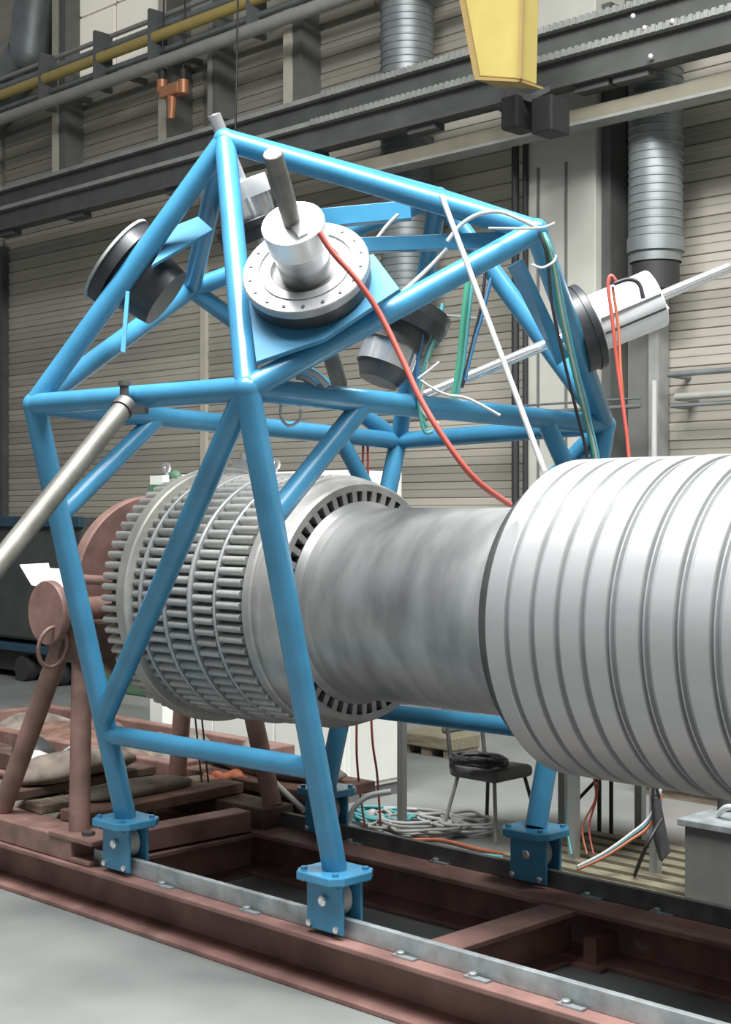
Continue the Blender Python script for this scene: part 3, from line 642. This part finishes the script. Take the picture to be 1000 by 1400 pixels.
tag(MB().bb((q.x - 0.09, 7.8, 0), (q.x + 0.09, 7.93, 2.62)).build('cabinet_post', 'white_cabinet', None, origin=(q.x, 7.86, 0)), 'white post at the left end of the control cabinet', 'post')
tag(MB().sphere(atY(240, 652, 7.8), 0.075, 14, (1, 0.6, 0.8)).bb((q.x - 0.02, 7.72, 2.48), (q.x + 0.12, 7.9, 2.54)).build('green_lamp', 'green', None, origin=tuple(atY(240, 646, 7.8))), 'green rounded lamp on top of the white post', 'lamp')
q = atY(330, 634, 8.1)
tag(MB().bb((q.x - 0.12, 8.1, 2.63), (q.x + 0.1, 8.3, 2.75)).tube((q.x, 8.15, 2.7), (q.x, 8.15, 2.80), 0.05, 12).build('sensor_unit', 'grey_dark', None, origin=(q.x, 8.2, 2.63)), 'small dark unit on top of the control cabinet', 'box')

# ------------------------------------------------------------------ dark machine and green box, far left
mc = thing('covered_trailer', tuple(atZ(40, 935, 0)), 'dark covered trailer with blue rails at the far left', 'trailer')
q0 = atY(112, 800, 10.8); x1 = q0.x
MB().bb((-25, 10.8, 0.55), (x1, 12.2, 2.22)).build('cover', 'black_machine', mc, 0.05)
MB().bb((-25, 10.74, 2.10), (x1 + 0.02, 10.82, 2.24)).build('top_rail', 'teal_blue', mc, 0.01)
MB().bb((-25, 10.72, 0.40), (x1 + 0.02, 12.2, 0.50)).build('bottom_rail', 'teal_blue', mc, 0.01)
MB().bb((-25, 10.9, 0.10), (x1 - 0.2, 12.1, 0.40)).build('chassis', 'black', mc)
for px in (30, 75):
    q = atY(px, 920, 10.75); MB().tube((q.x, 10.74, 0.17), (q.x, 10.9, 0.17), 0.17, 24).build('wheel', 'black', mc)
gb = thing('green_machine_base', tuple(atY(180, 962, 10.4)), 'dark green machine base on the floor behind the left gantry leg', 'machine')
q = atY(130, 960, 10.4); q2 = atY(240, 960, 10.4)
MB().bb((q.x, 10.4, 0.10), (q2.x, 11.2, 0.68)).build('housing', 'green', gb, 0.03)
MB().bb((q.x - 0.05, 10.38, 0), (q2.x + 0.05, 11.25, 0.10)).build('foot', 'grey_pipe', gb)

# ------------------------------------------------------------------ scrap between the rails, left
def lump(name, c, sc, m, label, cat, amp=0.25, seed=0):
    bm = bmesh.new(); bmesh.ops.create_icosphere(bm, subdivisions=3, radius=1.0)
    rnd = random.Random(seed); ph = [(Vector((rnd.uniform(-1, 1), rnd.uniform(-1, 1), rnd.uniform(-1, 1))) * rnd.uniform(2, 5), rnd.uniform(0, 6)) for _ in range(7)]
    for v in bm.verts:
        k = 1 + amp * sum(math.sin(v.co.dot(d_) + f) for d_, f in ph) / 3
        v.co = v.co * k; v.co.z = max(v.co.z, -0.55); v.co = Vector((v.co.x * sc[0], v.co.y * sc[1], (v.co.z + 0.55) * sc[2]))
    me = bpy.data.meshes.new(name); bm.to_mesh(me); bm.free(); me.materials.append(MATS[m])
    for p in me.polygons: p.use_smooth = True
    o = bpy.data.objects.new(name, me); COL.objects.link(o); o.location = c; return tag(o, label, cat)
def beam(name, p, q, w, h, m, label, cat='beam'):
    p, q = Vector(p), Vector(q); mid = (p + q) / 2
    o = MB().bar(p, q, w, h).build(name, m, None, 0.008, origin=tuple(mid - Vector((0, 0, h / 2)))); return tag(o, label, cat)
beam('rust_beam', (-7.05, 5.10, 0.345), (-7.02, 6.02, 0.345), 0.16, 0.13, 'rail_paint', 'red-brown cross beam resting between the rails by the left wheel foot')
beam('timber_beam', (-9.6, 5.35, 0.07), (-7.3, 5.35, 0.07), 0.2, 0.14, 'timber', 'weathered timber lying between the rails behind the left stand legs')
beam('timber_beam', (-9.2, 5.75, 0.20), (-7.25, 5.65, 0.20), 0.24, 0.12, 'timber', 'second weathered timber stacked higher between the rails')
beam('rust_plate', (-8.15, 6.72, 0.20), (-7.0, 6.72, 0.20), 0.45, 0.40, 'rust_dark', 'dark rusty steel block behind the far rail', 'plate')
beam('rust_plate', (-8.2, 6.75, 0.44), (-6.85, 6.75, 0.44), 0.6, 0.07, 'rust_orange', 'orange rusty plate lying on the dark block', 'plate')
ty = thing('scrap_tray', (-10.2, 6.9, 0), 'pinkish rust tray with raised rim at the far left behind the stand', 'tray')
MB().bb((-11.6, 6.45, 0.0), (-8.3, 7.55, 0.34)).build('body', 'rust_dark', ty, 0.01)
for lo_, hi_ in (((-11.65, 6.40, 0.34), (-8.25, 6.52, 0.50)), ((-11.65, 7.48, 0.34), (-8.25, 7.60, 0.50)), ((-8.37, 6.52, 0.34), (-8.25, 7.48, 0.50)), ((-11.65, 6.52, 0.34), (-11.53, 7.48, 0.50))):
    MB().bb(lo_, hi_).build('rim', 'rust_stand', ty, 0.01)
for k, (x_, sx_, sc_) in enumerate(((-11.0, 0.3, 0.10), (-10.2, 0.4, 0.14), (-9.3, 0.35, 0.12), (-8.8, 0.3, 0.16))):
    lump('scrap_lump', (x_, 7.0, 0.34), (sx_, 0.3, sc_), ('canvas', 'rust_orange', 'timber', 'canvas')[k], ('brown scrap lump at the left end of the rust tray', 'rusty scrap lump, second in the rust tray', 'pale brown scrap lump, third in the rust tray', 'brown scrap lump at the right end of the rust tray')[k], 'scrap', 0.35, 60 + k)['group'] = 'scrap in the tray'
lump('tarp_bundle', tuple(atY(70, 1095, 5.4) * 1.0)[:2] + (0.14,), (0.65, 0.22, 0.16), 'canvas', 'crumpled brown tarp bundle between the left stand legs', 'tarp', 0.3, 3)
lump('tarp_bundle', (-7.95, 5.6, 0.26), (0.5, 0.2, 0.08), 'canvas', 'long brown tarp roll behind the left wheel foot', 'tarp', 0.25, 5)
beam('rust_plank', (-7.42, 5.0, 0.452), (-7.52, 6.34, 0.452), 0.24, 0.07, 'rust_orange', 'rusty plank bridging both rails just behind the left wheel foot', 'plank')
beam('timber_plank', (-7.85, 5.0, 0.447), (-7.78, 6.34, 0.447), 0.20, 0.06, 'timber', 'weathered plank bridging both rails behind the rusty plank', 'plank')
beam('timber_plank', (-8.35, 4.95, 0.447), (-8.5, 6.34, 0.447), 0.26, 0.06, 'rust_dark', 'dark plank bridging both rails under the sloping stand leg', 'plank')
lump('tarp_bundle', (-7.62, 5.62, 0.487), (0.15, 0.46, 0.055), 'canvas', 'long brown rolled tarp lying on the rusty plank', 'tarp', 0.2, 9)
lump('tarp_bundle', (-8.4, 5.6, 0.48), (0.22, 0.45, 0.12), 'canvas', 'dark brown tarp heap lying on the dark plank', 'tarp', 0.3, 10)
lump('tarp_bundle', (-7.5, 6.75, 0.475), (0.62, 0.20, 0.09), 'canvas', 'flat brown tarp lying on the orange rusty plate', 'tarp', 0.25, 8)
q = atY(55, 1050, 5.9); lump('rag', (q.x, 5.9, q.z - 0.1), (0.20, 0.16, 0.14), 'cloth_pale', 'pale grey rag on the scrap left of the stand leg', 'rag', 0.3, 11)
q = atY(42, 1032, 6.1); lump('motor_part', (q.x, 6.1, q.z - 0.1), (0.16, 0.16, 0.16), 'black', 'dark round machine part on the scrap at left', 'machine part', 0.15, 12)
q = atY(30, 1080, 5.7); lump('tarp_bundle', (q.x - 0.2, 5.45, 0.14), (0.45, 0.22, 0.2), 'canvas', 'grey-brown heap under the pale rag at far left', 'tarp', 0.3, 14)
cable('white_hose', [atY(82, 1045, 5.9), atY(88, 1030, 5.9), atY(98, 1022, 5.9)], 0.02, 'white_cable', 'short white hose piece beside the pale rag', 'hose')
for k, w_ in enumerate(('leftmost', 'second from left', 'middle', 'second from right', 'rightmost')):
    q = atZ(288 + k * 10, 1072 - (k % 2) * 4, 0.42); lump('orange_strap', (q.x, q.y, 0.41), (0.08, 0.05, 0.05), 'orange_cable', 'orange strap lump before the cabinet, ' + w_ + ' of five', 'strap', 0.35, 20 + k)['group'] = 'orange straps'
cable('white_tube', [atY(374, 1068, 6.41), atY(416, 1108, 6.41)], 0.02, 'white_cable', 'white tube leaning beside the far left wheel foot', 'tube')
lump('motor_part', (atY(345, 1080, 6.7).x, 6.7, 0.47), (0.10, 0.10, 0.15), 'grey_pipe', 'round grey machine part behind the slanted stand leg', 'machine part', 0.08, 31)

# ------------------------------------------------------------------ floor clutter, right and behind
ch = thing('work_chair', tuple(atZ(665, 1140, 0)), 'dark grey padded work chair behind the rotor', 'chair')
cc = atZ(672, 1138, 0); cxx, cyy = cc.x, cc.y
sz = 0.40
MB().bb((cxx - 0.22, cyy - 0.22, sz), (cxx + 0.22, cyy + 0.22, sz + 0.09)).build('seat', 'seat', ch, 0.035)
for sx in (-1, 1):
    for sy in (-1, 1):
        MB().tube((cxx + sx * 0.17, cyy + sy * 0.17, sz), (cxx + sx * 0.25, cyy + sy * 0.25, 0), 0.014, 10).build('leg', 'steel_dark' if sy > 0 else 'grey_pipe', ch)
for sx in (-1, 1): MB().tube((cxx - 0.21, cyy + sx * 0.19, sz + 0.05), (cxx - 0.27, cyy + sx * 0.19, sz + 0.48), 0.016, 10).build('back_post', 'steel_dark', ch)
MB().bb((cxx - 0.30, cyy - 0.21, sz + 0.30), (cxx - 0.25, cyy + 0.21, sz + 0.52)).build('backrest', 'seat', ch, 0.02)
def coil(name, c, R, r, turns, m, label, cat='cable', group=None, jitter=0.15, flat=0.03, seed=1):
    rnd = random.Random(seed); pts = []
    for i in range(turns * 10):
        a = 2 * math.pi * i / 10; k = R * (1 + rnd.uniform(-jitter, jitter))
        pts.append(Vector(c) + Vector((k * math.cos(a), k * 0.8 * math.sin(a), r + flat * i / (turns * 10) + rnd.uniform(0, 0.012))))
    o = MB().sweep(spline(pts, 3), r, 6).build(name, m, None, origin=tuple(c)); return tag(o, label, cat, group)
coil('cable_coil', (cxx - 0.02, cyy - 0.12, sz + 0.09), 0.20, 0.013, 6, 'black_cable', 'coil of dark cable lying on the work chair seat', flat=0.05)
q = atZ(560, 1135, 0)
for k, (dx, dy, R, m) in enumerate(((0, 0, 0.30, 'white_cable'), (-0.28, -0.1, 0.22, 'teal_cable'), (0.25, 0.15, 0.26, 'white_cable'), (0.05, -0.1, 0.34, 'grey_pipe'))):
    coil('cable_heap', (q.x + dx, q.y + 0.1 + dy, 0.0), R, 0.012, 5, m, ('largest white cable heap on the floor behind the far rail', 'teal cable heap at the left of the floor cables', 'white cable heap at the right of the floor cables', 'grey cable heap under the white floor cables')[k], group='cable heaps on the floor', jitter=0.3, flat=0.08, seed=40 + k)
MB_ = atZ(510, 1114, 0.05)
pl = thing('power_plug', tuple(MB_), 'white plug on a cable end behind the front right leg', 'plug')
MB().sphere(MB_, 0.05, 12, (1, 0.8, 0.9)).build('plug_body', 'white_cable', pl)
cable('lead', [MB_, atZ(530, 1126, 0.02), atZ(550, 1134, 0.02)], 0.012, 'white_cable', '', parent=pl)
cable('white_cable', [atD(478, 1125, 9.6), atD(484, 1105, 9.6), atD(505, 1088, 9.6), atD(535, 1082, 9.6)], 0.018, 'white_cable', 'white cable arching against the cabinet plinth')
cable('red_cable', [atX(497, 598, XL), atD(494, 760, 9.45), atD(488, 985, 9.6), atD(490, 1060, 9.8), atZ(500, 1136, 0.01)], 0.008, 'red_cable', 'left thin red cable hanging in front of the cabinet')
cable('red_cable', [atX(503, 599, XL), atD(505, 760, 9.45), atD(508, 985, 9.6), atD(516, 1060, 9.8), atZ(521, 1134, 0.01)], 0.008, 'red_cable', 'right thin red cable hanging in front of the cabinet')
for px, lb in ((272, 'left thin dark cable hanging behind the blue tie tube'), (281, 'right thin dark cable hanging behind the blue tie tube')):
    cable('black_cable', [atX(px - 8, 846, -7.32), atX(px - 6, 960, -7.30), atX(px - 2, 1010, -7.28), atX(px + 4, 1070, -7.25)], 0.006, 'black_cable', lb)
cable('orange_cable', [atZ(540, 1150, 0.02), atZ(600, 1148, 0.02), atZ(660, 1162, 0.02), atZ(720, 1172, 0.02)], 0.013, 'orange_cable', 'orange cable lying on the floor behind the far rail')
cable('blue_cable', [atZ(620, 1168, 0.02), atZ(670, 1170, 0.02), atZ(715, 1176, 0.02)], 0.014, 'teal_cable', 'pale blue cable lying on the floor beside the orange one')
# grey post right of the cabinet
q = atZ(550, 1140, 0); tag(MB().bb((q.x - 0.025, q.y - 0.025, 0), (q.x + 0.025, q.y + 0.025, 1.25)).bb((q.x - 0.1, q.y - 0.1, 0), (q.x + 0.1, q.y + 0.1, 0.012)).build('square_post', 'column_dark', None, origin=(q.x, q.y, 0)), 'dark grey square post right of the white cabinet', 'post')
# workbench behind the drum
wbn = thing('work_bench', (-5.7, 7.9, 0), 'grey metal workbench frame behind the ribbed drum', 'bench')
MB().bb((-6.5, 7.35, 0.86), (-4.95, 8.55, 0.90)).build('top', 'steel_box', wbn, 0.005)
for px, py in ((771, 1148), (785, 1196), (897, 1216), (876, 1166)):
    q = atZ(px, py, 0); MB().bb((q.x - 0.028, q.y - 0.028, 0), (q.x + 0.028, q.y + 0.028, 0.87)).build('leg', 'alu_leg', wbn)
sb = thing('folding_stool', tuple(atZ(828, 1152, 0)), 'black folding stool standing under the workbench', 'stool')
q = atZ(828, 1152, 0)
for dx in (-0.05, 0.05):
    MB().tube((q.x + dx, q.y, 0), (q.x + dx, q.y, 0.6), 0.015, 8).build('leg', 'black', sb)
MB().tube((q.x - 0.3, q.y, 0.2), (q.x + 0.05, q.y, 0.55), 0.012, 8).build('strut', 'black', sb)
MB().bb((q.x - 0.18, q.y - 0.15, 0.6), (q.x + 0.18, q.y + 0.15, 0.63)).build('seat', 'black', sb, 0.01)
# red-white toolbox far behind, dark speaker-shaped bin
q = atZ(870, 1125, 0); bx_ = thing('red_crate', (q.x, q.y + 1.2, 0), 'faded red crate on the floor far behind the drum', 'crate')
MB().bb((q.x - 0.6, q.y + 0.9, 0.1), (q.x + 0.5, q.y + 1.5, 0.34)).build('body', 'red_cable', bx_, 0.01)
MB().bb((q.x - 0.62, q.y + 0.88, 0.34), (q.x + 0.52, q.y + 1.52, 0.39)).build('rim', 'rust_stand', bx_, 0.01)
MB().bb((q.x - 0.6, q.y + 0.95, 0), (q.x + 0.5, q.y + 1.45, 0.1)).build('skid', 'timber', bx_)
q = atZ(600, 1030, 0); wbk = thing('wood_block', (q.x, q.y, 0), 'pale wooden block on the floor below the far blue tie tube', 'block')
MB().bb((q.x - 0.35, q.y - 0.2, 0.08), (q.x + 0.35, q.y + 0.2, 0.2)).build('board', 'pallet_wood', wbk, 0.01)
for dx in (-0.28, 0, 0.28): MB().bb((q.x + dx - 0.06, q.y - 0.18, 0), (q.x + dx + 0.06, q.y + 0.18, 0.08)).build('bearer', 'timber', wbk)
# slatted wooden grating
pg = thing('wooden_grating', (-4.9, 7.4, 0), 'slatted wooden floor grating beside the grey steel box', 'grating')
for k in range(9):
    y = 6.72 + k * 0.175
    MB().bb((-5.9, y, 0.07), (-4.3, y + 0.10, 0.105)).build('slat', 'pallet_wood', pg, 0.004)
for x in (-5.7, -5.1, -4.5): MB().bb((x - 0.04, 6.7, 0.0), (x + 0.04, 8.2, 0.07)).build('bearer', 'timber', pg)
# grey steel box with gear on it
bxg = thing('steel_box', (-4.2, 7.5, 0.105), 'grey sheet steel box at the right edge under the drum', 'box')
bxx = atZ(936, 1228, 0.105)
MB().bb((bxx.x, bxx.y, 0.105), (bxx.x + 1.3, bxx.y + 0.75, 0.52)).build('body', 'steel_box', bxg, 0.01)
MB().bb((bxx.x - 0.03, bxx.y - 0.03, 0.52), (bxx.x + 1.33, bxx.y + 0.78, 0.56)).build('lid', 'galv', bxg, 0.006)
fx = atZ(966, 1110, 0.56)
fx = Vector((bxx.x + 0.28, bxx.y + 0.35, 0.56))
fz = thing('clamp_fixture', tuple(fx), 'clutter of steel clamps standing on the grey steel box', 'fixture')
MB().lathe([(0, 0), (0, 0.16), (0.03, 0.16), (0.05, 0.11), (0.09, 0.11), (0.09, 0)], fx, (0, 0, 1), 24).build('base', 'chrome', fz)
MB().tube(fx + Vector((-0.22, 0, 0.0)), fx + Vector((-0.22, 0, 0.22)), 0.05, 12).build('valve', 'black', fz)
MB().tube(fx + Vector((0.05, -0.02, 0.08)), fx + Vector((0.0, -0.05, 0.25)), 0.018, 10).build('lever', 'white_cable', fz)
cable('hose', [fx + Vector((-0.15, -0.2, 0.02)), fx + Vector((-0.05, -0.24, 0.08)), fx + Vector((0.12, -0.22, 0.05)), fx + Vector((0.3, -0.2, 0.02))], 0.018, 'white_cable', '', parent=fz)
# cables over the grating
for k, (m, dz, lb) in enumerate((('orange_cable', 0, 'orange cable rising from the far rail to the workbench'), ('teal_cable', 0.06, 'teal cable rising beside the orange cable under the drum'), ('white_cable', 0.09, 'white cable rising beside the orange cable under the drum'))):
    cable('floor_cable', [atD(790, 1188 - dz * 40, 8.6), atD(825, 1172 - dz * 60, 8.65), atD(860, 1150 - dz * 90, 8.7), atD(888, 1128 - dz * 120, 8.75), atD(905, 1085 - dz * 100, 8.8)], 0.012 if k == 0 else 0.009, m, lb, group='cables under the drum')
for k, (px, m) in enumerate(((803, 'orange_cable'), (812, 'red_cable'), (782, 'teal_cable'))):
    cable('loose_cable', [atD(px + 6, 1050, 9.2), atD(px + 12 - 8 * k, 1090, 9.2), atD(px - 6, 1130, 9.2), atD(px, 1168, 9.1)], 0.007, m, ('orange cable dangling behind the bench leg', 'red cable dangling behind the bench leg', 'teal cable dangling beside the far right leg')[k], group='dangling cables')
bg_ = thing('black_tool_bag', tuple(atD(906, 1140, 8.7)), 'black narrow bag hanging beside the grey steel box', 'bag')
MB().prism([atD(893, 1090, 8.7), atD(903, 1088, 8.7), atD(918, 1165, 8.6), atD(905, 1180, 8.6), atD(897, 1150, 8.65)], camdir(0, 0, -1), 0.08).build('bag_body', 'black', bg_, 0.01)
MB().sweep(spline([atD(893, 1092, 8.7), atD(895, 1070, 8.7), atD(902, 1090, 8.7)]), 0.01, 6).build('strap', 'black', bg_)
cable('black_cable', [atD(905, 1120, 8.6), atD(885, 1155, 8.5), atZ(868, 1197, 0.12)], 0.012, 'black_cable', 'black cable slanting from the hanging bag to the floor')
